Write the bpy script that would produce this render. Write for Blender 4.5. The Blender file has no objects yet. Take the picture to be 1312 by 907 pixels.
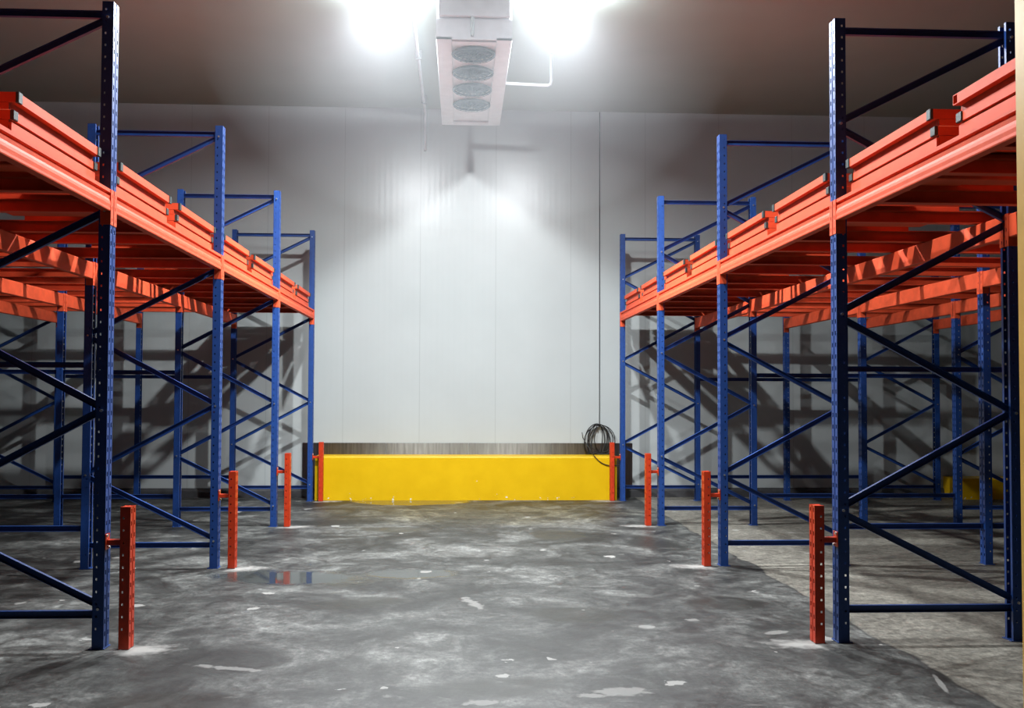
import bpy, bmesh, math, random
from mathutils import Vector, Matrix
random.seed(7)
SC = bpy.context.scene
COL = SC.collection
PI = math.pi

# ------------------------------------------------------------------ materials
def new_mat(name):
    m = bpy.data.materials.new(name); m.use_nodes = True
    nt = m.node_tree
    return m, nt, nt.nodes['Principled BSDF']

def nd(nt, t, **kw):
    n = nt.nodes.new(t)
    for k, v in kw.items():
        if k in n.inputs: n.inputs[k].default_value = v
        else: setattr(n, k, v)
    return n

def ramp(nt, src, stops):
    r = nt.nodes.new('ShaderNodeValToRGB')
    e = r.color_ramp.elements
    while len(e) < len(stops): e.new(0.5)
    for i, (p, c) in enumerate(stops):
        e[i].position = p
        e[i].color = c if len(c) == 4 else (*c, 1)
    nt.links.new(src, r.inputs['Fac'])
    return r.outputs['Color']

def mixc(nt, fac, a, b, mode='MIX'):
    m = nt.nodes.new('ShaderNodeMix'); m.data_type = 'RGBA'; m.blend_type = mode
    for sock, v in ((m.inputs['Factor'], fac), (m.inputs[6], a), (m.inputs[7], b)):
        if hasattr(v, 'links'): nt.links.new(v, sock)
        elif isinstance(v, (int, float)): sock.default_value = v
        else: sock.default_value = (*v, 1)
    return m.outputs[2]

def math_(nt, op, a, b=0.0, clamp=False):
    m = nt.nodes.new('ShaderNodeMath'); m.operation = op; m.use_clamp = clamp
    for i, v in enumerate((a, b)):
        if hasattr(v, 'links'): nt.links.new(v, m.inputs[i])
        else: m.inputs[i].default_value = v
    return m.outputs[0]

def paint(name, col, rough=0.35, var=0.15, scale=9, spec=0.5, metal=0.0, bump=0.0):
    m, nt, p = new_mat(name)
    tc = nd(nt, 'ShaderNodeTexCoord')
    n = nd(nt, 'ShaderNodeTexNoise', Scale=scale, Detail=5.0)
    nt.links.new(tc.outputs['Object'], n.inputs['Vector'])
    lo = tuple(c*(1-var) for c in col); hi = tuple(min(1, c*(1+var)) for c in col)
    nt.links.new(ramp(nt, n.outputs['Fac'], [(0.3, lo), (0.7, hi)]), p.inputs['Base Color'])
    p.inputs['Roughness'].default_value = rough
    p.inputs['Metallic'].default_value = metal
    p.inputs['Specular IOR Level'].default_value = spec
    if bump:
        b = nd(nt, 'ShaderNodeBump', Strength=bump, Distance=0.004)
        nt.links.new(n.outputs['Fac'], b.inputs['Height']); nt.links.new(b.outputs['Normal'], p.inputs['Normal'])
    return m

M = {}
M['blue'] = paint('blue_powder_coat', (0.012, 0.057, 0.245), 0.46, 0.14)
M['orange'] = paint('orange_powder_coat', (0.85, 0.105, 0.038), 0.58, 0.10, spec=0.25)
M['red'] = paint('orange_red_paint', (0.58, 0.042, 0.008), 0.40, 0.16, 14)
M['plug'] = paint('grey_plastic', (0.030, 0.042, 0.040), 0.55, 0.15)
M['bolt'] = paint('zinc_bolt', (0.75, 0.75, 0.72), 0.3, 0.05, metal=0.9)
M['black'] = paint('black_rubber', (0.012, 0.012, 0.014), 0.5, 0.2)
M['galv'] = paint('galvanised_steel', (0.42, 0.43, 0.44), 0.4, 0.12, metal=0.85)
M['white'] = paint('white_enamel', (0.72, 0.74, 0.77), 0.4, 0.05)
M['fan'] = paint('grey_blue_fan', (0.035, 0.10, 0.14), 0.5, 0.1)
M['guard'] = paint('fan_guard_wire', (0.06, 0.13, 0.17), 0.4, 0.05)
M['post'] = paint('pale_yellow_post', (0.95, 0.56, 0.11), 0.4, 0.08)
M['kick'] = paint('dark_skirting', (0.055, 0.055, 0.058), 0.5, 0.25)

def kerb_mat():
    m, nt, p = new_mat('yellow_kerb_paint')
    tc = nd(nt, 'ShaderNodeTexCoord')
    n = nd(nt, 'ShaderNodeTexNoise', Scale=4.0, Detail=6.0); nt.links.new(tc.outputs['Object'], n.inputs['Vector'])
    base = ramp(nt, n.outputs['Fac'], [(0.3, (0.70, 0.415, 0.002)), (0.7, (0.76, 0.465, 0.004))])
    n2 = nd(nt, 'ShaderNodeTexNoise', Scale=16.0, Detail=3.0); nt.links.new(tc.outputs['Object'], n2.inputs['Vector'])
    sx = nd(nt, 'ShaderNodeSeparateXYZ'); nt.links.new(tc.outputs['Object'], sx.inputs[0])
    low = math_(nt, 'MULTIPLY', math_(nt, 'SUBTRACT', 0.22, sx.outputs['Z'], True), 0.5)
    spl = math_(nt, 'GREATER_THAN', math_(nt, 'ADD', n2.outputs['Fac'], low), 0.755)
    nt.links.new(mixc(nt, spl, base, (0.8, 0.75, 0.6)), p.inputs['Base Color'])
    p.inputs['Roughness'].default_value = 0.42; p.inputs['Specular IOR Level'].default_value = 0.25
    b = nd(nt, 'ShaderNodeBump', Strength=0.25, Distance=0.01)
    nt.links.new(n.outputs['Fac'], b.inputs['Height']); nt.links.new(b.outputs['Normal'], p.inputs['Normal'])
    return m
M['kerb'] = kerb_mat()

def steel_mat():
    m, nt, p = new_mat('brushed_stainless')
    tc = nd(nt, 'ShaderNodeTexCoord')
    mp = nd(nt, 'ShaderNodeMapping'); mp.inputs['Scale'].default_value = (6, 6, 0.4)
    nt.links.new(tc.outputs['Object'], mp.inputs['Vector'])
    n = nd(nt, 'ShaderNodeTexNoise', Scale=6.0, Detail=6.0); nt.links.new(mp.outputs[0], n.inputs['Vector'])
    nt.links.new(ramp(nt, n.outputs['Fac'], [(0.3, (0.12, 0.115, 0.105)), (0.7, (0.20, 0.195, 0.18))]), p.inputs['Base Color'])
    p.inputs['Metallic'].default_value = 1.0
    p.inputs['Roughness'].default_value = 0.40; p.inputs['Anisotropic'].default_value = 0.92
    tg = nd(nt, 'ShaderNodeTangent', direction_type='RADIAL', axis='X'); nt.links.new(tg.outputs[0], p.inputs['Tangent'])
    b = nd(nt, 'ShaderNodeBump', Strength=0.04, Distance=0.01)
    nt.links.new(n.outputs['Fac'], b.inputs['Height']); nt.links.new(b.outputs['Normal'], p.inputs['Normal'])
    return m
M['steel'] = steel_mat()

def panel_mat(name, axis, col, rough, joint=1.17, off=0.0, rib=0.09, ribs=0.25, dirt=0.06):
    """white insulated sandwich panel: fine vertical ribs and a joint every JOINT metres, along X or Y"""
    m, nt, p = new_mat(name)
    tc = nd(nt, 'ShaderNodeTexCoord')
    sx = nd(nt, 'ShaderNodeSeparateXYZ'); nt.links.new(tc.outputs['Object'], sx.inputs[0])
    u = sx.outputs[axis]
    fr = math_(nt, 'FRACT', math_(nt, 'DIVIDE', math_(nt, 'ADD', u, 100*joint + off), joint))
    dj = math_(nt, 'ABSOLUTE', math_(nt, 'SUBTRACT', fr, 0.5))
    jt = math_(nt, 'LESS_THAN', dj, 0.004)
    n = nd(nt, 'ShaderNodeTexNoise', Scale=1.3, Detail=6.0); nt.links.new(tc.outputs['Object'], n.inputs['Vector'])
    c0 = ramp(nt, n.outputs['Fac'], [(0.3, tuple(x*(1-dirt) for x in col)), (0.7, col)])
    nt.links.new(mixc(nt, jt, c0, tuple(x*0.80 for x in col)), p.inputs['Base Color'])
    p.inputs['Roughness'].default_value = rough
    cx = nd(nt, 'ShaderNodeCombineXYZ'); nt.links.new(u, cx.inputs[0])
    irr = nd(nt, 'ShaderNodeTexNoise', Scale=7.0, Detail=3.0); nt.links.new(cx.outputs[0], irr.inputs['Vector'])
    w = math_(nt, 'ADD', math_(nt, 'MULTIPLY', math_(nt, 'SINE', math_(nt, 'MULTIPLY', u, 2*PI/rib)), 0.6), math_(nt, 'MULTIPLY', math_(nt, 'SUBTRACT', irr.outputs['Fac'], 0.5), 6.0))
    w = math_(nt, 'MULTIPLY', math_(nt, 'ADD', w, math_(nt, 'MULTIPLY', jt, -3.0)), 0.5)
    b = nd(nt, 'ShaderNodeBump', Strength=ribs, Distance=0.004)
    nt.links.new(w, b.inputs['Height']); nt.links.new(b.outputs['Normal'], p.inputs['Normal'])
    return m
M['wall'] = panel_mat('white_wall_panel', 'X', (0.49, 0.52, 0.515), 0.30, off=0.04, ribs=0.10)
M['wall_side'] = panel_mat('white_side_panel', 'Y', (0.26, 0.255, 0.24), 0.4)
M['ceil'] = panel_mat('white_ceiling_panel', 'X', (0.47, 0.53, 0.47), 0.5, joint=50.0, off=0.0, ribs=0.0)

def floor_mat():
    m, nt, p = new_mat('worn_concrete')
    tc = nd(nt, 'ShaderNodeTexCoord'); P = tc.outputs['Object']
    def noise(scale, detail=6.0, dist=0.0, sc=(1, 1, 1), loc=(0, 0, 0), rough=0.5):
        mp = nd(nt, 'ShaderNodeMapping'); mp.inputs['Scale'].default_value = sc; mp.inputs['Location'].default_value = loc
        nt.links.new(P, mp.inputs['Vector'])
        n = nd(nt, 'ShaderNodeTexNoise', Scale=scale, Detail=detail, Distortion=dist, Roughness=rough)
        nt.links.new(mp.outputs[0], n.inputs['Vector']); return n.outputs['Fac']
    # aisle: dark trowelled screed with blotches and scuffs
    n1 = noise(1.1, 9, 0.9, loc=(3, 1, 0), rough=0.62)
    n2 = noise(3.2, 8, 1.4, sc=(1, 0.7, 1), loc=(7, 5, 0), rough=0.65)
    n3 = noise(14, 6, 0.4)
    a = ramp(nt, n1, [(0.37, (0.013, 0.014, 0.0125)), (0.49, (0.046, 0.048, 0.046)), (0.63, (0.128, 0.131, 0.126))])
    b = ramp(nt, n2, [(0.36, (0.40, 0.40, 0.38)), (0.50, (0.88, 0.88, 0.87)), (0.66, (1.6, 1.6, 1.58))])
    c = ramp(nt, n3, [(0.33, (0.62, 0.62, 0.61)), (0.67, (1.3, 1.3, 1.29))])
    d4 = ramp(nt, noise(42, 8, 0.3, sc=(1, 0.6, 1), rough=0.7), [(0.36, (0.62, 0.62, 0.62)), (0.64, (1.38, 1.38, 1.37))])
    c = mixc(nt, 1.0, c, d4, 'MULTIPLY')
    dark = mixc(nt, 1.0, mixc(nt, 1.0, a, b, 'MULTIPLY'), c, 'MULTIPLY')
    # under the right-hand racking: bare pale slab with a ragged edge
    bare = ramp(nt, noise(1.6, 9, 0.6, rough=0.6), [(0.3, (0.11, 0.103, 0.086)), (0.7, (0.235, 0.222, 0.19))])
    bare = mixc(nt, 1.0, bare, c, 'MULTIPLY')
    sx = nd(nt, 'ShaderNodeSeparateXYZ'); nt.links.new(P, sx.inputs[0])
    edge = math_(nt, 'ADD', sx.outputs['X'], math_(nt, 'MULTIPLY', math_(nt, 'SUBTRACT', noise(1.7, 5, 0, loc=(0, 2, 0)), 0.5), 0.22))
    isb = math_(nt, 'MULTIPLY', math_(nt, 'SUBTRACT', edge, 2.70), 40.0, True)
    col = mixc(nt, isb, dark, bare)
    crack = math_(nt, 'SUBTRACT', 1.0, math_(nt, 'MULTIPLY', math_(nt, 'ABSOLUTE', math_(nt, 'SUBTRACT', edge, 2.70)), 70.0), True)
    col = mixc(nt, math_(nt, 'MULTIPLY', crack, 0.7), col, (0.02, 0.02, 0.018))
    nw = noise(2.4, 6, 0.8, loc=(1, 9, 0), rough=0.6)
    def blob(x, y, rx, ry, rot=0.0, soft=0.35, warp=0.55):
        nz = nw if max(rx, ry) > 0.3 else n3
        mp = nd(nt, 'ShaderNodeMapping', vector_type='TEXTURE')
        mp.inputs['Location'].default_value = (x, y, 0); mp.inputs['Rotation'].default_value = (0, 0, rot)
        mp.inputs['Scale'].default_value = (rx, ry, 1)
        nt.links.new(P, mp.inputs['Vector'])
        ln = nd(nt, 'ShaderNodeVectorMath', operation='LENGTH'); nt.links.new(mp.outputs[0], ln.inputs[0])
        d = math_(nt, 'ADD', ln.outputs['Value'], math_(nt, 'MULTIPLY', math_(nt, 'SUBTRACT', nz, 0.5), warp*(2 if nz is nw else 4.5)))
        return math_(nt, 'DIVIDE', math_(nt, 'SUBTRACT', 1.0, d), soft, True)
    def union(bl):
        r = bl[0]
        for q in bl[1:]: r = math_(nt, 'MAXIMUM', r, q)
        return r
    # standing water and damp patches
    wet = union([blob(-1.40, 8.80, 0.85, 0.40, -0.25), blob(-0.45, 8.95, 0.55, 0.26), blob(-0.70, 15.10, 0.90, 0.62, 0, 0.15, 0.2)])
    damp = union([blob(0.86, 7.25, 0.42, 0.36), blob(0.20, 5.45, 0.50, 0.24, 0.2), blob(2.05, 10.7, 0.35, 0.75),
                  blob(-1.45, 5.25, 0.48, 0.22), blob(-0.8, 7.7, 0.55, 0.22, 0.3), blob(2.0, 7.6, 0.35, 0.3),
                  blob(-0.75, 11.9, 0.55, 0.25), blob(1.15, 4.9, 0.3, 0.3), blob(1.1, 11.4, 0.35, 0.5)])
    col = mixc(nt, math_(nt, 'MULTIPLY', damp, 0.78), col, (0.020, 0.021, 0.017))
    col = mixc(nt, math_(nt, 'MULTIPLY', wet, 0.80), col, (0.045, 0.050, 0.048))
    # olive-brown grime before the kerb
    grime = math_(nt, 'MULTIPLY', blob(0.3, 13.6, 2.3, 1.5, 0, 0.6, 0.5), 0.55)
    col = mixc(nt, grime, col, mixc(nt, 1.0, col, (1.55, 1.32, 0.72), 'MULTIPLY'))
    # white plaster specks and splashes
    v = nd(nt, 'ShaderNodeTexVoronoi', Scale=3.4); mpv = nd(nt, 'ShaderNodeMapping'); mpv.inputs['Scale'].default_value = (1.0, 0.8, 1)
    nt.links.new(P, mpv.inputs['Vector']); nt.links.new(mpv.outputs[0], v.inputs['Vector'])
    hue = nd(nt, 'ShaderNodeSeparateColor'); nt.links.new(v.outputs['Color'], hue.inputs[0])
    rad = math_(nt, 'MULTIPLY', math_(nt, 'POWER', hue.outputs[0], 4.0), 0.21)
    dv = math_(nt, 'ADD', v.outputs['Distance'], math_(nt, 'MULTIPLY', math_(nt, 'SUBTRACT', n3, 0.5), 0.45))
    speck = math_(nt, 'MULTIPLY', math_(nt, 'SUBTRACT', rad, dv), 60.0, True)
    streak = math_(nt, 'MULTIPLY', math_(nt, 'SUBTRACT', noise(3.6, 10, 2.2, sc=(0.55, 1.3, 1), loc=(2, 4, 0), rough=0.7), 0.62), 12.0, True)
    spl = union([blob(0.86, 5.36, 0.16, 0.09, 0, 0.3, 0.3), blob(0.70, 5.30, 0.07, 0.05), blob(2.10, 6.66, 0.10, 0.05, 0.4, 0.2, 0.3),
                 blob(0.12, 5.2, 0.09, 0.05), blob(0.10, 7.7, 0.05, 0.25, 0.3), blob(2.62, 5.45, 0.018, 0.20, -0.25, 0.3, 0.25), blob(-1.30, 5.9, 0.25, 0.035, -0.3),
                 blob(1.27, 6.85, 0.06, 0.06, 0, 0.2, 0.2), blob(1.62, 7.05, 0.05, 0.05)])
    # plaster grout fillets round the foot of every guard post
    gr = []
    for yy in (6.34, 9.25, 12.16, 15.07):
        gr.append(blob(-1.93, yy + 0.00, 0.26, 0.15, 0.3, 0.8, 0.35)); gr.append(blob(2.16, yy + 0.00, 0.26, 0.15, -0.2, 0.8, 0.35))
    grout = union(gr)
    wh = union([math_(nt, 'MULTIPLY', speck, 0.8), math_(nt, 'MULTIPLY', streak, 0.30), math_(nt, 'MULTIPLY', spl, 0.48), math_(nt, 'MULTIPLY', grout, 0.95)])
    col = mixc(nt, wh, col, (0.36, 0.355, 0.335))
    nt.links.new(col, p.inputs['Base Color'])
    ro = math_(nt, 'ADD', math_(nt, 'MULTIPLY', n2, 0.35), 0.36)
    ro = math_(nt, 'SUBTRACT', ro, math_(nt, 'MULTIPLY', damp, 0.10))
    ro = math_(nt, 'MULTIPLY', ro, math_(nt, 'SUBTRACT', 1.0, math_(nt, 'MULTIPLY', wet, 0.92)))
    nt.links.new(ro, p.inputs['Roughness'])
    bh = math_(nt, 'MULTIPLY', math_(nt, 'ADD', n3, math_(nt, 'MULTIPLY', n2, 1.5)), math_(nt, 'SUBTRACT', 1.0, wet))
    b = nd(nt, 'ShaderNodeBump', Strength=0.30, Distance=0.006)
    nt.links.new(bh, b.inputs['Height']); nt.links.new(b.outputs['Normal'], p.inputs['Normal'])
    return m
M['floor'] = floor_mat()

def lens_mat():
    m, nt, p = new_mat('lit_lamp_lens')
    p.inputs['Base Color'].default_value = (1, 1, 1, 1)
    p.inputs['Emission Color'].default_value = (0.90, 0.95, 1.0, 1)
    p.inputs['Emission Strength'].default_value = 25.0
    return m
M['lens'] = lens_mat()

# ------------------------------------------------------------------ mesh builder
class MB:
    def __init__(s): s.v = []; s.f = []
    def add(s, vs, fs):
        o = len(s.v); s.v += [tuple(v) for v in vs]; s.f += [tuple(i+o for i in f) for f in fs]; return s
    def box(s, x0, x1, y0, y1, z0, z1):
        vs = [(x, y, z) for z in (z0, z1) for y in (y0, y1) for x in (x0, x1)]
        return s.add(vs, [(0, 2, 3, 1), (4, 5, 7, 6), (0, 1, 5, 4), (2, 6, 7, 3), (0, 4, 6, 2), (1, 3, 7, 5)])
    def cbox(s, x0, x1, y0, y1, z0, z1, c=0.004):
        """box with chamfered long edges along its longest axis"""
        L = [x1-x0, y1-y0, z1-z0]; ax = L.index(max(L))
        r = [(x0, x1), (y0, y1), (z0, z1)]
        (a0, a1), (b0, b1) = [r[i] for i in range(3) if i != ax]
        c = min(c, (a1-a0)*0.4, (b1-b0)*0.4)
        prof = [(a0+c, b0), (a1-c, b0), (a1, b0+c), (a1, b1-c), (a1-c, b1), (a0+c, b1), (a0, b1-c), (a0, b0+c)]
        return s.prism(prof, ax, *r[ax])
    def prism(s, prof, ax, t0, t1):
        n = len(prof)
        def pt(a, b, t):
            return {0: (t, a, b), 1: (a, t, b), 2: (a, b, t)}[ax]
        vs = [pt(a, b, t0) for a, b in prof] + [pt(a, b, t1) for a, b in prof]
        fs = [(i, (i+1) % n, n+(i+1) % n, n+i) for i in range(n)] + [tuple(reversed(range(n))), tuple(range(n, 2*n))]
        return s.add(vs, fs)
    def tube_rect(s, ax, t0, t1, a0, a1, b0, b1, w=0.004):
        """hollow rectangular tube, open at both ends"""
        def pt(a, b, t): return {0: (t, a, b), 1: (a, t, b), 2: (a, b, t)}[ax]
        o = [(a0, b0), (a1, b0), (a1, b1), (a0, b1)]; i = [(a0+w, b0+w), (a1-w, b0+w), (a1-w, b1-w), (a0+w, b1-w)]
        vs = [pt(*q, t) for t in (t0, t1) for q in o+i]
        fs = []
        for k in range(4):
            l = (k+1) % 4
            fs += [(k, l, 8+l, 8+k), (4+k, 12+k, 12+l, 4+l), (k, 4+k, 4+l, l), (8+k, 8+l, 12+l, 12+k)]
        return s.add(vs, fs)
    def bar(s, p, q, w, h, up=(0, 0, 1), lip=None):
        """bar (or C-channel if LIP) from p to q, width w sideways, height h along up"""
        p, q = Vector(p), Vector(q); d = (q-p).normalized(); u = Vector(up); u = (u - d*u.dot(d)).normalized(); r = d.cross(u)
        if lip:
            t = lip
            prof = [(-w/2, -h/2), (w/2, -h/2), (w/2, -h/2+t), (-w/2+t, -h/2+t), (-w/2+t, h/2-t), (w/2, h/2-t), (w/2, h/2), (-w/2, h/2)]
        else:
            prof = [(-w/2, -h/2), (w/2, -h/2), (w/2, h/2), (-w/2, h/2)]
        n = len(prof)
        vs = [b + r*a + u*c for b in (p, q) for a, c in prof]
        fs = [(i, (i+1) % n, n+(i+1) % n, n+i) for i in range(n)] + [tuple(reversed(range(n))), tuple(range(n, 2*n))]
        return s.add(vs, fs)
    def cyl(s, c, r, h, ax=2, n=20, r2=None):
        r2 = r if r2 is None else r2
        def pt(a, b, t): return {0: (c[0]+t, c[1]+a, c[2]+b), 1: (c[0]+a, c[1]+t, c[2]+b), 2: (c[0]+a, c[1]+b, c[2]+t)}[ax]
        vs = [pt(rr*math.cos(2*PI*i/n), rr*math.sin(2*PI*i/n), t) for t, rr in ((0, r), (h, r2)) for i in range(n)]
        fs = [(i, (i+1) % n, n+(i+1) % n, n+i) for i in range(n)] + [tuple(reversed(range(n))), tuple(range(n, 2*n))]
        return s.add(vs, fs)
    def ring(s, c, r, t, n=28, k=6):
        vs = []; fs = []
        for i in range(n):
            a = 2*PI*i/n
            for j in range(k):
                b = 2*PI*j/k; rr = r + t*math.cos(b)
                vs.append((c[0]+rr*math.cos(a), c[1]+rr*math.sin(a), c[2]+t*math.sin(b)))
        for i in range(n):
            for j in range(k):
                fs.append((i*k+j, ((i+1) % n)*k+j, ((i+1) % n)*k+(j+1) % k, i*k+(j+1) % k))
        return s.add(vs, fs)
    def tube(s, pts, r, k=6):
        pts = [Vector(p) for p in pts]; vs = []; fs = []
        n = len(pts); prev = None
        for i, p in enumerate(pts):
            d = (pts[min(i+1, n-1)] - pts[max(i-1, 0)]).normalized()
            ref = prev if prev is not None else (Vector((0, 1, 0)) if abs(d.y) < 0.9 else Vector((1, 0, 0)))
            a = (ref - d*ref.dot(d)).normalized(); prev = a; b = d.cross(a)
            vs += [p + a*r*math.cos(2*PI*j/k) + b*r*math.sin(2*PI*j/k) for j in range(k)]
        for i in range(n-1):
            for j in range(k):
                fs.append((i*k+j, i*k+(j+1) % k, (i+1)*k+(j+1) % k, (i+1)*k+j))
        fs += [tuple(reversed(range(k))), tuple((n-1)*k+j for j in range(k))]
        return s.add(vs, fs)
    def plate(s, uax, t, u0, u1, z0, z1, th, cols, sgn=1):
        """perforated plate: spans u0..u1 along axis uax (0 or 1) and z0..z1, outer face at t on the other axis, thickness th inwards (sgn);
        COLS: list of (u centre, hole width, hole height, pitch, first z)"""
        us = sorted({u0, u1} | {c[0]-c[1]/2 for c in cols} | {c[0]+c[1]/2 for c in cols})
        zs = {z0, z1}; holes = set()
        for (uc, w, h, pitch, zf) in cols:
            z = zf
            while z + h/2 < z1 - 0.01:
                if z - h/2 > z0 + 0.01: zs |= {round(z-h/2, 5), round(z+h/2, 5)}
                z += pitch
        zs = sorted(zs)
        def is_hole(i, j):
            um = (us[i]+us[i+1])/2; zm = (zs[j]+zs[j+1])/2
            for (uc, w, h, pitch, zf) in cols:
                if abs(um-uc) < w/2:
                    k = round((zm-zf)/pitch)
                    zc = zf+k*pitch
                    if k >= 0 and abs(zm-zc) < h/2 and zc-h/2 > z0+0.01 and zc+h/2 < z1-0.01: return True
            return False
        def pt(u, q, z): return (u, q, z) if uax == 0 else (q, u, z)
        nu, nz = len(us), len(zs)
        base = len(s.v)
        for q in (t, t + sgn*th):
            for z in zs:
                for u in us: s.v.append(pt(u, q, z))
        idx = lambda l, i, j: base + l*nu*nz + j*nu + i
        H = [[is_hole(i, j) for j in range(nz-1)] for i in range(nu-1)]
        solid = lambda i, j: 0 <= i < nu-1 and 0 <= j < nz-1 and not H[i][j]
        for i in range(nu-1):
            for j in range(nz-1):
                if H[i][j]: continue
                for l in (0, 1):
                    s.f.append((idx(l, i, j), idx(l, i+1, j), idx(l, i+1, j+1), idx(l, i, j+1)))
                for (di, dj, e) in ((-1, 0, ((i, j), (i, j+1))), (1, 0, ((i+1, j), (i+1, j+1))), (0, -1, ((i, j), (i+1, j))), (0, 1, ((i, j+1), (i+1, j+1)))):
                    if not solid(i+di, j+dj):
                        (a, b), (c, d) = e
                        s.f.append((idx(0, a, b), idx(0, c, d), idx(1, c, d), idx(1, a, b)))
        return s
    def mesh(s, name):
        me = bpy.data.meshes.new(name); me.from_pydata(s.v, [], s.f); me.update()
        bm = bmesh.new(); bm.from_mesh(me); bmesh.ops.recalc_face_normals(bm, faces=bm.faces); bm.to_mesh(me); bm.free()
        return me

def obj(name, mb, mat, parent=None, loc=(0, 0, 0), smooth=False):
    me = mb if isinstance(mb, bpy.types.Mesh) else mb.mesh(name)
    if mat is not None and not me.materials: me.materials.append(M[mat] if isinstance(mat, str) else mat)
    if smooth:
        for p in me.polygons: p.use_smooth = True
    o = bpy.data.objects.new(name, me); COL.objects.link(o); o.location = loc
    if parent: o.parent = parent
    return o

def tag(o, label=None, cat=None, group=None, kind=None):
    if label: o['label'] = label
    if cat: o['category'] = cat
    if group: o['group'] = group
    if kind or cat: o['kind'] = kind or 'thing'
    return o

def empty(name, loc=(0, 0, 0)):
    o = bpy.data.objects.new(name, None); COL.objects.link(o); o.location = loc; o.empty_display_size = 0.1
    return o

KIDS = {}
def kids_of(o): return [c for c in COL.objects if c.parent == o]
def copy_tree(o, parent=None):
    c = o.copy(); COL.objects.link(c)
    if parent: c.parent = parent
    for ch in kids_of(o): copy_tree(ch, c)
    return c

# ------------------------------------------------------------------ layout (metres; X across the aisle, Y down the aisle, Z up)
S = 2.91; Y1 = 6.357
FY = [Y1 + i*S for i in range(-1, 4)]           # near edges of the upright frames; index 0 stands behind the frame edge of the view
XR, XL = 2.402, -2.164                          # aisle faces of the front posts
H = 4.0; PW = 0.10; PD = 0.07; PITCH = 0.075
YW = 15.70; ZC = 6.02
ORD = ['nearest', 'first', 'second', 'third', 'last']

# ------------------------------------------------------------------ the room
def struct(name, mb, mat):
    o = obj(name, mb, mat); o['kind'] = 'structure'; return o
RX0, RX1, RY0 = -12.6, 12.8, -16.0
struct('floor', MB().box(RX0, RX1, RY0, YW+0.2, -0.15, 0.0), 'floor')
struct('ceiling', MB().box(RX0, RX1, RY0, YW+0.2, ZC, ZC+0.15), 'ceil')
struct('wall_back', MB().box(RX0, RX1, YW, YW+0.2, 0, ZC), 'wall')
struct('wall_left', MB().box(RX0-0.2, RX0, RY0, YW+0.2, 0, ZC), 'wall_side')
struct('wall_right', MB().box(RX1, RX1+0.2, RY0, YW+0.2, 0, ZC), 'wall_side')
struct('wall_front', MB().box(RX0, RX1, RY0-0.2, RY0, 0, ZC), 'wall')
bb = MB().prism([(YW, 0), (YW-0.06, 0), (YW-0.05, 0.10), (YW-0.02, 0.135), (YW, 0.14)], 0, RX0, RX1)
struct('baseboard_back', bb, 'kick')
st = MB()
xs = [-2.40, -1.13, 0.14, 1.41, 2.68]
for a, b in zip(xs, xs[1:]): st.cbox(a+0.002, b-0.002, YW-0.012, YW-0.001, 0.142, 0.832, 0.003)
struct('trim_1', st, 'steel')
tag(bpy.data.objects['trim_1'], 'brushed stainless steel kick plate on white back wall behind yellow kerb')

# ------------------------------------------------------------------ upright post (aisle face at x = 0, body towards +x, y from 0 to PW)
def post_mb(h, flip=False, d=PD, w=PW, pitch=PITCH, z0=0.006):
    """C-section post with two columns of slots in the face, a column of bolt holes in each side, returned lips behind"""
    m = MB(); th = 0.0025
    s = -1 if flip else 1
    # face: two flat bands with a shallow stiffening channel between them
    m.plate(1, 0.0, 0.0, w*0.42, z0, h, s*th, [(w*0.22, 0.016, 0.028, pitch, 0.09)])
    m.plate(1, 0.0, w*0.58, w, z0, h, s*th, [(w*0.78, 0.016, 0.028, pitch, 0.09)])
    c = 0.008*s
    m.prism([(0, w*0.42), (c, w*0.46), (c, w*0.54), (0, w*0.58), (s*th, w*0.58), (c+s*th, w*0.54), (c+s*th, w*0.46), (s*th, w*0.42)], 2, z0, h)
    for y, q in ((0.0, 1), (w, -1)):
        m.plate(0, y, min(0, s*d), max(0, s*d), z0, h, q*th, [(s*d*0.66, 0.012, 0.014, pitch, 0.125)])
        a, b = sorted((s*d, s*(d-th)))
        m.box(a, b, min(y, y+q*0.024), max(y, y+q*0.024), z0, h)
    return m

POST_F = post_mb(H).mesh('upright_post'); POST_R = post_mb(H, True).mesh('upright_post')
for me in (POST_F, POST_R): me.materials.append(M['blue'])
FOOT = MB().cbox(-0.008, 0.088, -0.008, 0.108, 0.0, 0.006, 0.001).mesh('base_plate'); FOOT.materials.append(M['blue'])
DEP = 1.205                                      # outer face to outer face
def brace(p, q, y):
    return MB().bar((p[0], y, p[1]), (q[0], y, q[1]), 0.028, 0.046, up=(0, 1, 0) if False else (-(q[1]-p[1]), 0, q[0]-p[0]), lip=0.003)

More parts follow.
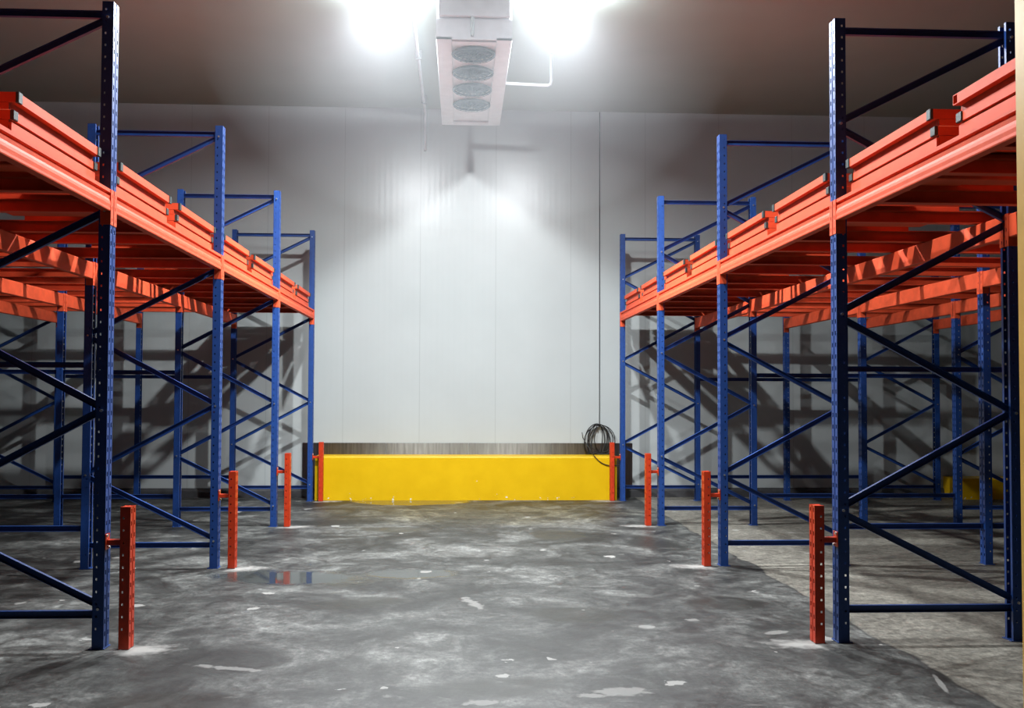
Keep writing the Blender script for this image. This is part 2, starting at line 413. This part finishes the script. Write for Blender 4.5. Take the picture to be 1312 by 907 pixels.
def make_frame():
    r = empty('upright_frame')
    for nm, me, x in (('upright_post', POST_F, 0.0), ('upright_post', POST_R, DEP)):
        u = obj(nm, me, None, r, (x, 0, 0))
        fp = obj('base_plate', FOOT, None, u, (0 if x == 0 else -0.08, 0, 0))
    a, b = PD-0.02, DEP-PD+0.02
    zf = [3.315, 2.085, 0.835]                   # nodes on the aisle-side post of a right-hand frame
    zr = [3.900, 2.690, 1.455, 0.245]
    yb = 0.05
    obj('horizontal_brace', MB().bar((a, yb, 3.93), (b, yb, 3.93), 0.03, 0.046, lip=0.003), 'blue', r)
    obj('horizontal_brace', MB().bar((a, yb, 0.205), (b, yb, 0.205), 0.03, 0.046, lip=0.003), 'blue', r)
    for i in range(3):
        for (x0, z0, x1, z1) in ((b, zr[i], a, zf[i]+0.025), (a, zf[i]-0.025, b, zr[i+1]+0.02)):
            n = Vector((-(z1-z0), 0, x1-x0)).normalized()
            obj('diagonal_brace', MB().bar((x0, yb, z0), (x1, yb, z1), 0.028, 0.044, up=n, lip=0.003), 'blue', r)
    bolt = MB().cyl((0, 0, 0), 0.009, 0.010, 1, 8).mesh('brace_bolt')
    for z in zf: obj('brace_bolt', bolt, 'bolt', r, (PD-0.035, -0.009, z))
    for z in zr: obj('brace_bolt', bolt, 'bolt', r, (DEP-PD+0.035, -0.009, z))
    return r

frame0 = None
def place_frame(x, y, label, group):
    global frame0
    if frame0 is None: o = frame0 = make_frame()
    else: o = copy_tree(frame0)
    o.location = (x, y, 0); tag(o, label, 'rack frame', group); return o

SIDES = [('right', XR, 1), ('left', XL, -1)]
fr_words = ['nearer than every guard post', 'beside the nearest guard post', 'beside the second guard post',
            'beside the third guard post', 'at the yellow kerb']
for side, x0, sg in SIDES:
    for i, y in enumerate(FY):
        xa = x0 if sg > 0 else x0 - DEP
        place_frame(xa, y, f'blue upright frame lining the aisle on the {side}, {fr_words[i]}', f'blue frames lining the {side} of the aisle')
    # far frames, on the next aisle
    for i in (2, 3, 4):
        xb = (6.085 if sg > 0 else -5.82 - DEP)
        place_frame(xb, FY[i], f'blue frame deep inside the {side} racking, level with its {ORD[i]} aisle frame', f'far blue frames of the {side} racking')

# single intermediate posts
SINGLE = MB()
post0 = None
for side, x0, sg in SIDES:
    for i in (1, 2, 3, 4):
        x = 4.90 if sg > 0 else -4.74
        if post0 is None:
            r = empty('rack_post'); u = obj('upright_post', POST_F, None, r); obj('base_plate', FOOT, None, r); o = post0 = r
        else: o = copy_tree(post0)
        o.location = (x, FY[i], 0)
        tag(o, f'single unbraced blue post inside the {side} racking, level with its {ORD[i]} aisle frame', 'rack post', f'single posts inside the {side} racking')

# row spacers between the posts
sp0 = {}
for side, x0, sg in SIDES:
    xs_ = [3.607, 4.90, 4.97, 6.085] if sg > 0 else [-5.82, -4.74, -4.67, -3.369]
    for i in (2, 3, 4):
        for g, (a, b) in enumerate(((xs_[0], xs_[1]), (xs_[2], xs_[3]))):
            for zn, z in (('upper', 1.82), ('lower', 0.355)):
                key = (side, g)
                L = b-a-0.004
                m = sp0.get(key)
                if m is None:
                    m = sp0[key] = MB().bar((0, 0, 0), (L, 0, 0), 0.04, 0.05, lip=0.003).mesh('row_spacer'); m.materials.append(M['blue'])
                o = obj('row_spacer', m, None, None, (a+0.002, FY[i]+0.05, z))
                near = (g == 0) == (sg > 0)
                tag(o, f'{zn} blue spacer bar {"before" if near else "behind"} the single post, {side} racking, {ORD[i]} frame row',
                    'spacer bar', f'spacer bars inside the {side} racking')

# ------------------------------------------------------------------ beams (run along Y; aisle face at d = 0, d grows into the racking)
BL = S - PW
def step_profile():
    return [(0.0, 2.822), (0.0, 2.801), (0.020, 2.797), (0.020, 2.785), (0.001, 2.780), (0.004, 2.760), (-0.001, 2.744), (-0.003, 2.728), (-0.001, 2.708), (-0.002, 2.694), (0.0, 2.688), (0.05, 2.688), (0.05, 2.822)]
def endplate_mb(sg, end, zlo, zhi, d0=-0.004):
    """L-shaped end plate: one leg on the aisle face of the post, one along its side; END -1 near, +1 far; y = 0 at beam's end"""
    m = MB()
    y0, y1 = ((-0.044, 0.0) if end < 0 else (0.0, 0.044))
    cols = [((y0+y1)/2, 0.009, 0.022, 0.075, zlo+0.032)]
    m.plate(1, sg*d0, y0, y1, zlo, zhi, sg*0.0035, cols)
    a, b = sorted((sg*d0, sg*0.060))
    m.box(a, b, *( (0.0, 0.0035) if end < 0 else (-0.0035, 0.0)), zlo, zhi)
    # locking hooks
    return m
def make_beam(sg, front):
    r = empty('front_beam' if front else 'inner_beam')
    if front:
        prof = [(sg*d, z) for d, z in step_profile()]
        obj('beam_rail', MB().prism(prof, 1, 0.0036, BL-0.0036), 'orange', r)
        zl, zh = 2.603, 2.822
    else:
        a, b = sorted((0.0, sg*0.05))
        obj('beam_rail', MB().cbox(a, b, 0.0036, BL-0.0036, 2.592, 2.742, 0.006), 'orange', r)
        zl, zh = 2.535, 2.748
    obj('end_plate', endplate_mb(sg, -1, zl, zh), 'orange', r, (0, 0.0, 0))
    obj('end_plate', endplate_mb(sg, 1, zl, zh), 'orange', r, (0, BL, 0))
    return r
bay_words = ['nearest bay', 'second bay', 'third bay', 'bay at the wall']
def beam_row(side, sg, x, front, words_, rowname):
    proto = None
    for b in range(4):
        if proto is None: o = proto = make_beam(sg, front)
        else: o = copy_tree(proto)
        o.location = (x, FY[b]+PW, 0)
        tag(o, f'orange {words_}, {side} racking, {bay_words[b]}', 'rack beam', f'{rowname} of the {side} racking')
for side, x0, sg in SIDES:
    beam_row(side, sg, x0, True, 'grooved front beam facing the aisle', 'front beams')
    if sg > 0: rows = [(3.537, 'flat beam behind the front frames'), (4.90, 'flat beam on the single posts'), (6.085, 'flat beam at the far frames'), (7.22, 'outermost flat beam facing the next aisle')]
    else: rows = [(-3.299, 'flat beam behind the front frames'), (-4.67, 'flat beam on the single posts'), (-5.82, 'flat beam at the far frames'), (-6.955, 'outermost flat beam facing the next aisle')]
    for k, (x, w) in enumerate(rows):
        beam_row(side, sg, x, False, w, f'inner beams, row {k+2}')

# ------------------------------------------------------------------ lane rails (run along X under the carts) and push-back carts
LANES = [(0.27, 1.44), (1.66, 2.83)]
RL = 4.60
def rail_mesh(sg):
    prof = [(-0.035, 2.752), (0.035, 2.752), (0.035, 2.757), (0.003, 2.757), (0.003, 2.828), (0.040, 2.828), (0.040, 2.834), (-0.040, 2.834), (-0.040, 2.828), (-0.003, 2.828), (-0.003, 2.757), (-0.035, 2.757)]
    a, b = sorted((sg*0.053, sg*RL))
    m = MB().prism(prof, 0, a, b).mesh('lane_rail'); m.materials.append(M['orange']); return m
lane_words = ['nearer lane', 'farther lane']
for side, x0, sg in SIDES:
    rm = rail_mesh(sg)
    for b in range(4):
        for l, (a, c) in enumerate(LANES):
            for k, y in enumerate((a+0.17, c-0.17)):
                o = obj('lane_rail', rm, None, None, (x0, FY[b]+y, 0))
                tag(o, f'orange {"nearer" if k == 0 else "farther"} rail under the carts, {lane_words[l]}, {side} racking, {bay_words[b]}', 'lane rail', f'lane rails of the {side} racking')

CL = 1.16; TW = 0.048
def make_cart(sg, upper):
    """push-back cart frame, its aisle side at x = 0 (grows by sg), length along y 0..CL"""
    r = empty('upper_cart' if upper else 'lower_cart')
    X = lambda a, b: sorted((sg*a, sg*b))
    D = 1.08
    if upper:
        z0, z1 = 3.004, 3.054
        obj('front_bar', MB().tube_rect(1, TW, CL-TW, *X(-0.022, 0.016), z0, z1), 'orange', r)
        obj('rear_bar', MB().tube_rect(1, TW, CL-TW, *X(D-0.05, D), z0, z1), 'orange', r)
        sz0, sz1 = 2.968, 3.003
        obj('web_plate', MB().box(*X(0.018, 0.022), 0.014, CL-0.014, 2.968, 3.040), 'orange', r)
        ends = ((-0.022, 0.016, z0, z1),)
        zc0, zc1 = 3.000, 3.044
    else:
        z0, z1 = 2.917, 2.964
        obj('front_bar', MB().tube_rect(1, TW, CL-TW, *X(0.0, 0.032), z0, z1), 'orange', r)
        obj('front_plate', MB().cbox(*X(0.006, 0.018), 0.004, CL-0.004, 2.838, 2.906, 0.003), 'orange', r)
        obj('rear_bar', MB().tube_rect(1, TW, CL-TW, *X(D-0.05, D), z0, z1), 'orange', r)
        sz0, sz1 = 2.838, 2.916
        ends = ((0.0, 0.032, z0, z1),)
        zc0, zc1 = 2.850, 2.895
        obj('shade_deck_sheet', MB().box(*X(0.050, 0.70), 0.014, CL-0.014, 2.900, 2.904), 'orange', r)  # closed sheet added to block lamp light from the space below and behind
    xa, xb = X(0.050, D-0.054)
    (a, b, q0, q1), = ends
    sa, sb = X(0.020, D-0.02)
    for y in (0.001, CL-0.007):
        obj('side_panel', MB().cbox(sa, sb, y, y+0.006, sz0, sz1, 0.002), 'orange', r)
    for y in (0.0, CL-TW):
        obj('side_tube', MB().tube_rect(0, *X(a, D), y, y+TW, q0, q1), 'orange', r)
    for y in (CL*0.30, CL*0.70):
        obj('cross_bar', MB().cbox(xa, xb, y-0.075, y+0.075, zc0, zc1, 0.006), 'orange', r)
    for y in (0.0, CL-TW):
        obj('end_plug', MB().cbox(*X(a-0.007, a+0.012), y-0.001, y+TW+0.001, q0-0.001, q1+0.001, 0.004), 'plug', r)
    return r
for side, x0, sg in SIDES:
    protos = {}
    for b in range(4):
        for l, (a, c) in enumerate(LANES):
            for up in (False, True):
                op = (side == 'right' and b == 0 and l == 0 and up)
                if op: o = make_cart(sg, True)
                elif protos.get(up) is None: o = protos[up] = make_cart(sg, up)
                else: o = copy_tree(protos[up])
                o.location = (x0 + sg*0.060, FY[b]+a+0.005, 0)
                tag(o, f'orange {"top" if up else "bottom"} cart of a nested pair, {lane_words[l]}, {side} racking, {bay_words[b]}', 'pallet cart', f'push-back carts of the {side} racking')
                if op:      # the far end of this one has lost its plug: an open square tube
                    for ch in kids_of(o):
                        if ch.name.startswith('end_plug') and max(v.co.y for v in ch.data.vertices) > CL/2:
                            bpy.data.objects.remove(ch)

# ------------------------------------------------------------------ orange guard posts at the feet of the front frames
def make_guard(sg):
    """post between the aisle and the frame, face to the aisle; arm back to the frame. sg = +1 right racking"""
    r = empty('guard_post')
    h = 0.868
    m = post_mb(h, sg < 0, d=0.062, w=0.10, z0=0.004)
    m.box(*sorted((sg*0.002, sg*0.060)), 0.003, 0.097, h-0.006, h-0.002)
    obj('post', m, 'red', r)
    gap = 0.156
    arm = MB().cbox(*sorted((sg*0.05, sg*(gap-0.004))), 0.030, 0.070, 0.630, 0.665, 0.004)
    a = obj('arm', arm, 'red', r)
    obj('arm_plate', MB().cbox(*sorted((sg*(gap-0.006), sg*gap)), 0.012, 0.088, 0.605, 0.700, 0.002), 'red', r)
    b = MB()
    for y, z in ((0.03, 0.690), (0.07, 0.615)): b.cyl((sg*(gap-0.006) - (0.008 if sg > 0 else 0), y, z), 0.009, 0.008, 0, 8)
    obj('bolt', b, 'bolt', r)
    return r
g_words = ['nearest the camera', 'second nearest', 'third nearest', 'at the yellow kerb']
for side, x0, sg in SIDES:
    proto = None
    for i in range(1, 5):
        if proto is None: o = proto = make_guard(sg)
        else: o = copy_tree(proto)
        o.location = (x0 - sg*0.158, FY[i]-0.02, 0)
        tag(o, f'orange-red perforated guard post on the {side} of the aisle, {g_words[i-1]}', 'guard post', f'guard posts along the {side} of the aisle')

# ------------------------------------------------------------------ kerbs at the back wall
k = MB().prism([(0, 0), (0, 0.632), (0.012, 0.652), (0.05, 0.655), (0.49, 0.655), (0.49, 0)], 0, 0, 4.50)
tag(obj('kerb', k, 'kerb', None, (-2.14, 15.20, 0)), 'wide bright yellow kerb block across the end of the middle aisle', 'kerb', 'yellow kerbs')
k = MB().prism([(0, 0), (0, 0.300), (0.012, 0.318), (0.05, 0.320), (0.49, 0.320), (0.49, 0)], 0, 0, 4.20)
tag(obj('kerb', k, 'kerb', None, (7.62, 15.20, 0)), 'dim yellow kerb block in the far right aisle seen through the racking', 'kerb', 'yellow kerbs')

# ------------------------------------------------------------------ cable coil on the back wall
def coil():
    m = MB(); y0 = YW - 0.05; R = random.Random(3)
    hook = Vector((2.13, y0, 1.06))
    for j in range(7):
        rx = R.uniform(0.10, 0.24); rz = R.uniform(0.21, 0.30); cx = 2.13 + R.uniform(-0.05, 0.06); top = 1.11 + R.uniform(-0.03, 0.035)
        tilt = R.uniform(-0.25, 0.25)
        pts = []
        for i in range(37):
            a = 2*PI*i/36
            x = rx*math.sin(a); z = rz*(math.cos(a)-1)
            pts.append((cx + x*math.cos(tilt) + z*math.sin(tilt)*0.6, y0 + 0.018*math.sin(a*2+j) - 0.003*j, max(0.668 + 0.006*(j % 3), top + z*math.cos(tilt) + x*math.sin(tilt)*0.3)))
        m.tube(pts, 0.0065 if j % 3 else 0.009)
    for kk, (bx, bz) in enumerate(((2.40, 0.43), (2.10, 0.60))):      # loose tail sweeping down over the kerb
        if kk: continue
        pts = []
        for i in range(25):
            t = i/24
            pts.append((1.90 + 0.06*math.sin(t*3) + 0.52*t*t, y0 - 0.53*min(1, t*4.5), 0.92 - 0.40*math.sin(min(1, t*1.25)*PI/2) ))
        m.tube([(1.89, y0, 1.0)] + [(a, max(b, 15.185), c) for a, b, c in pts], 0.006)
    return m
root = obj('cable_coil', coil(), 'black', smooth=True)
obj('hook', MB().cyl((2.13, YW-0.10, 1.09), 0.012, 0.09, 1, 10), 'galv', root)
obj('feed_cable', MB().tube([(2.165, YW-0.012, z) for z in (1.08, 2.0, 3.5, 5.0, ZC-0.01)], 0.0065), 'black', root)
tag(root, 'coil of black cable hanging on the back wall above the yellow kerb', 'cable coil')

# ------------------------------------------------------------------ ceiling cooler with four fans
def cooler():
    x0, x1, y0, y1, z0, z1 = -0.27, 0.53, 10.56, 13.95, 5.30, 5.78
    r = empty('ceiling_cooler', ((x0+x1)/2, (y0+y1)/2, z0))
    ox, oy, oz = r.location
    def part(name, m, mat, **kw):
        return obj(name, m, mat, r, (-ox, -oy, -oz), **kw)
    xm = (x0+x1)/2; fw = 0.235
    # casing with a sloped drip-tray lip along the ends and sides
    c = MB()
    prof = [(x0, z0+0.10), (x0+0.03, z0+0.02), (x1-0.03, z0+0.02), (x1, z0+0.10), (x1, z1), (x0, z1)]
    c.prism(prof, 1, y0+0.02, y1-0.02)
    part('casing', c, 'white')
    t = MB()
    for a, b in ((x0, xm-fw), (xm+fw, x1)): t.cbox(a, b, y0, y1, z0, z0+0.022, 0.004)
    for a, b in ((y0+0.06, y0+0.17), (y1-0.17, y1-0.04)): t.box(xm-fw, xm+fw, a, b, z0-0.004, z0+0.022)
    t.box(x0, x1, y0, y0+0.014, z0, z0+0.215); t.box(x0, x1, y1-0.014, y1, z0, z0+0.10)
    part('drip_tray', t, 'white')
    e = MB().cbox(x0+0.03, x1-0.03, y0-0.03, y0+0.02, z0+0.235, z1-0.02, 0.01)
    ep = part('end_cover', e, 'white')
    part('pipe_stub', MB().cyl((xm-0.02, y0-0.012, z0+0.03), 0.018, 0.25, 2, 10), 'galv')
    for kk in range(4):
        cy = 11.02 + kk*0.645
        rr = 0.215
        sh = MB().ring((xm, cy, z0-0.004), rr+0.012, 0.016, 32, 8)
        f = part('fan', sh, 'guard', smooth=True)
        ff = MB()
        for bl in range(6):
            a = 2*PI*bl/6
            pr = []
            for q, (ra, da, dz) in enumerate(((0.05, -0.25, 0.010), (0.195, -0.30, 0.022), (0.195, 0.30, 0.050), (0.05, 0.35, 0.040))):
                pr.append((xm + ra*math.cos(a+da), cy + ra*math.sin(a+da), z0 - 0.028 + dz))
            ff.add([(x, y, z) for x, y, z in pr] + [(x, y, z+0.004) for x, y, z in pr], [(0, 1, 2, 3), (4, 7, 6, 5), (0, 4, 5, 1), (1, 5, 6, 2), (2, 6, 7, 3), (3, 7, 4, 0)])
        ff.cyl((xm, cy, z0-0.026), 0.06, 0.045, 2, 16)
        ff.cyl((xm, cy, z0+0.012), rr, 0.006, 2, 28)
        b1 = obj('fan_blades', ff, 'fan', f)
        gg = MB()
        for rg in (0.05, 0.09, 0.13, 0.17, 0.21): gg.ring((xm, cy, z0-0.034), rg, 0.0028, 28, 4)
        for q in range(8):
            a = PI*q/8
            gg.bar((xm-rr*math.cos(a), cy-rr*math.sin(a), z0-0.034), (xm+rr*math.cos(a), cy+rr*math.sin(a), z0-0.034), 0.005, 0.005)
        obj('fan_guard', gg, 'guard', f)
    for hx in (x0+0.03, x1-0.03):
        for hy in (y0+0.15, (y0+y1)/2, y1-0.15):
            part('hanger_rod', MB().cyl((hx, hy, z1-0.01), 0.008, ZC-z1+0.01, 2, 8), 'galv')
    tag(r, 'long white ceiling cooler with four fans hanging between the two lamps', 'cooler')
cooler()
# pipes
p = obj('refrigerant_pipe', MB().tube([(-0.56, 7.5, 5.93), (-0.56, 10, 5.93), (-0.56, 13, 5.93), (-0.56, YW-0.10, 5.93), (-0.56, YW-0.055, 5.915), (-0.56, YW-0.04, 5.87), (-0.56, YW-0.04, 5.42), (-0.56, YW-0.025, 5.38), (-0.56, YW-0.003, 5.37)], 0.022, 10), 'white', smooth=True)
for y in (9.0, 11.0, 13.0, 15.0): obj('pipe_bracket', MB().box(-0.60, -0.52, y, y+0.03, 5.90, ZC-0.004), 'galv', p)
tag(p, 'white pipe along the ceiling beside the cooler and down the back wall', 'pipe')
p = obj('drain_pipe', MB().tube([(0.525, 13.05, 5.62), (0.8, 13.05, 5.61), (1.12, 13.05, 5.60), (1.155, 13.05, 5.62), (1.165, 13.05, 5.66), (1.165, 13.05, ZC-0.004)], 0.021, 10), 'white', smooth=True)
tag(p, 'short white pipe reaching from the cooler side towards the lamp by the cable', 'pipe')

# ------------------------------------------------------------------ pale yellow post close to the camera
yp = empty('yellow_post', (1.988, 3.30, 0))
obj('post', MB().cbox(-0.06, 0.06, 0.0, 0.12, 0.01, 4.2, 0.012), 'post', yp)
obj('base_plate', MB().cbox(-0.11, 0.11, -0.05, 0.17, 0.0, 0.01, 0.002), 'post', yp)
tag(yp, 'pale yellow square post close to the camera at the right edge of the picture', 'post')

# ------------------------------------------------------------------ lamps
POWER = 490.0
def area(name, loc, rot, size, power, parent):
    l = bpy.data.lights.new(name, 'AREA'); l.shape = 'DISK'; l.size = size; l.energy = power; l.color = (0.93, 0.97, 1.0)
    o = bpy.data.objects.new(name, l); COL.objects.link(o); o.parent = parent; o.location = loc; o.rotation_euler = rot
    return o
def make_lamp(x, y, z, tilt, label, power, added_glow):
    r = empty('ceiling_lamp', (x, y, z))
    rot = Matrix.Rotation(tilt, 4, 'Y')
    def tr(mb):
        mb.v = [tuple(rot @ Vector(v)) for v in mb.v]; return mb
    hs = MB().cyl((0, 0, 0.012), 0.20, 0.03, 2, 32, 0.19).cyl((0, 0, 0.042), 0.12, 0.03, 2, 24, 0.09)
    h = obj('housing', tr(hs), 'galv', r)
    fin = MB()
    for q in range(12):
        a = 2*PI*q/12; fin.bar((0.10*math.cos(a), 0.10*math.sin(a), 0.055), (0.175*math.cos(a), 0.175*math.sin(a), 0.05), 0.005, 0.025)
    obj('cooling_fin', tr(fin), 'galv', h)
    ln = MB(); vs = []; n = 28
    for q in range(5):
        t = q/4*PI/2; vs += [(0.185*math.cos(t)*math.cos(2*PI*i/n), 0.185*math.cos(t)*math.sin(2*PI*i/n), 0.010-0.06*math.sin(t)) for i in range(n)] if q < 4 else [(0, 0, -0.05)]
    fs = [(q*n+i, q*n+(i+1) % n, (q+1)*n+(i+1) % n, (q+1)*n+i) for q in range(3) for i in range(n)] + [(3*n+i, 3*n+(i+1) % n, 4*n) for i in range(n)]
    ln.add(vs, fs)
    obj('lens', tr(ln), 'lens', r, smooth=True)
    bk = MB()
    for sx in (-1, 1): bk.bar((sx*0.205, 0, 0.01), (sx*0.205, 0, ZC-z), 0.03, 0.006, up=(1, 0, 0))
    obj('bracket', bk, 'galv', r)
    area('lamp_light', tuple(rot @ Vector((0, 0, -0.075))), (0, tilt, 0), 0.20, power, r)
    if added_glow:  # extra spot aimed upwards, added to make the ceiling glow round the lamps
        l = bpy.data.lights.new('added_glow_uplight', 'SPOT'); l.energy = added_glow; l.color = (0.86, 0.92, 1.0); l.shadow_soft_size = 0.05; l.spot_size = math.radians(177); l.spot_blend = 0.12
        o = bpy.data.objects.new('added_glow_uplight', l); COL.objects.link(o); o.parent = r; o.location = (0, 0, 0.125); o.rotation_euler = (PI, 0, 0)
    tag(r, label, 'lamp', 'ceiling lamps')
make_lamp(-0.93, 10.82, 5.83, math.radians(-11), 'bright round ceiling lamp on the left of the white cooler', POWER, 600)
make_lamp(1.16, 10.82, 5.83, math.radians(17), 'bright round ceiling lamp on the right of the white cooler', POWER, 600)
make_lamp(-0.93, 6.42, 5.83, math.radians(-10), 'round ceiling lamp over the near aisle on the left, above the view', POWER*0.36, 0)
make_lamp(1.16, 6.42, 5.83, math.radians(10), 'round ceiling lamp over the near aisle on the right, above the view', POWER*0.36, 0)

# ------------------------------------------------------------------ mist volume added to spread a glow round the cooler and its lamps
def mist():
    m = bpy.data.materials.new('added_glow_mist'); m.use_nodes = True; nt = m.node_tree; nt.nodes.clear()
    out = nd(nt, 'ShaderNodeOutputMaterial'); v = nd(nt, 'ShaderNodeVolumeScatter')
    v.inputs['Color'].default_value = (0.90, 0.95, 1.0, 1); v.inputs['Density'].default_value = MIST; v.inputs['Anisotropy'].default_value = 0.35
    nt.links.new(v.outputs[0], out.inputs['Volume'])
    bm = bmesh.new(); bmesh.ops.create_uvsphere(bm, u_segments=40, v_segments=24, radius=1.0)
    for q in bm.verts: q.co = Vector((q.co.x*2.9, q.co.y*3.1, q.co.z*2.0))
    bmesh.ops.bisect_plane(bm, geom=bm.verts[:]+bm.edges[:]+bm.faces[:], plane_co=(0, 0, 0.60), plane_no=(0, 0, 1), clear_outer=True)
    bmesh.ops.holes_fill(bm, edges=[e for e in bm.edges if e.is_boundary])
    me = bpy.data.meshes.new('mist'); bm.to_mesh(me); bm.free(); me.materials.append(m)
    o = bpy.data.objects.new('mist', me); COL.objects.link(o); o.location = (0.1, 11.0, 5.41)
    tag(o, 'thin mist added for the glow around the cooler and its two lamps', 'mist', None, 'stuff')
MIST = 0.017
mist()

# ------------------------------------------------------------------ world, camera, view
w = bpy.data.worlds.new('world'); SC.world = w; w.use_nodes = True
w.node_tree.nodes['Background'].inputs[0].default_value = (0.5, 0.5, 0.5, 1)
w.node_tree.nodes['Background'].inputs[1].default_value = 0.0

cam = bpy.data.cameras.new('camera'); co = bpy.data.objects.new('camera', cam); COL.objects.link(co)
cam.sensor_fit = 'HORIZONTAL'; cam.sensor_width = 36.0; cam.lens = 36.0*1300/1312
cam.shift_y = 12.0/1312; cam.clip_end = 100; cam.clip_start = 0.05
yaw, pitch, roll = 0.0511, 0.0325, -0.0037
co.matrix_world = Matrix.Translation((0, 0, 1.552)) @ Matrix.Rotation(-yaw, 4, 'Z') @ Matrix.Rotation(PI/2 + pitch, 4, 'X') @ Matrix.Rotation(-roll, 4, 'Z')
SC.camera = co
SC.view_settings.view_transform = 'Standard'; SC.view_settings.look = 'None'
SC.view_settings.gamma = 1.0; SC.view_settings.use_curve_mapping = False
SC.view_settings.exposure = 0.0
SC.cycles.max_bounces = 8; SC.cycles.diffuse_bounces = 1
SC.cycles.use_denoising = True
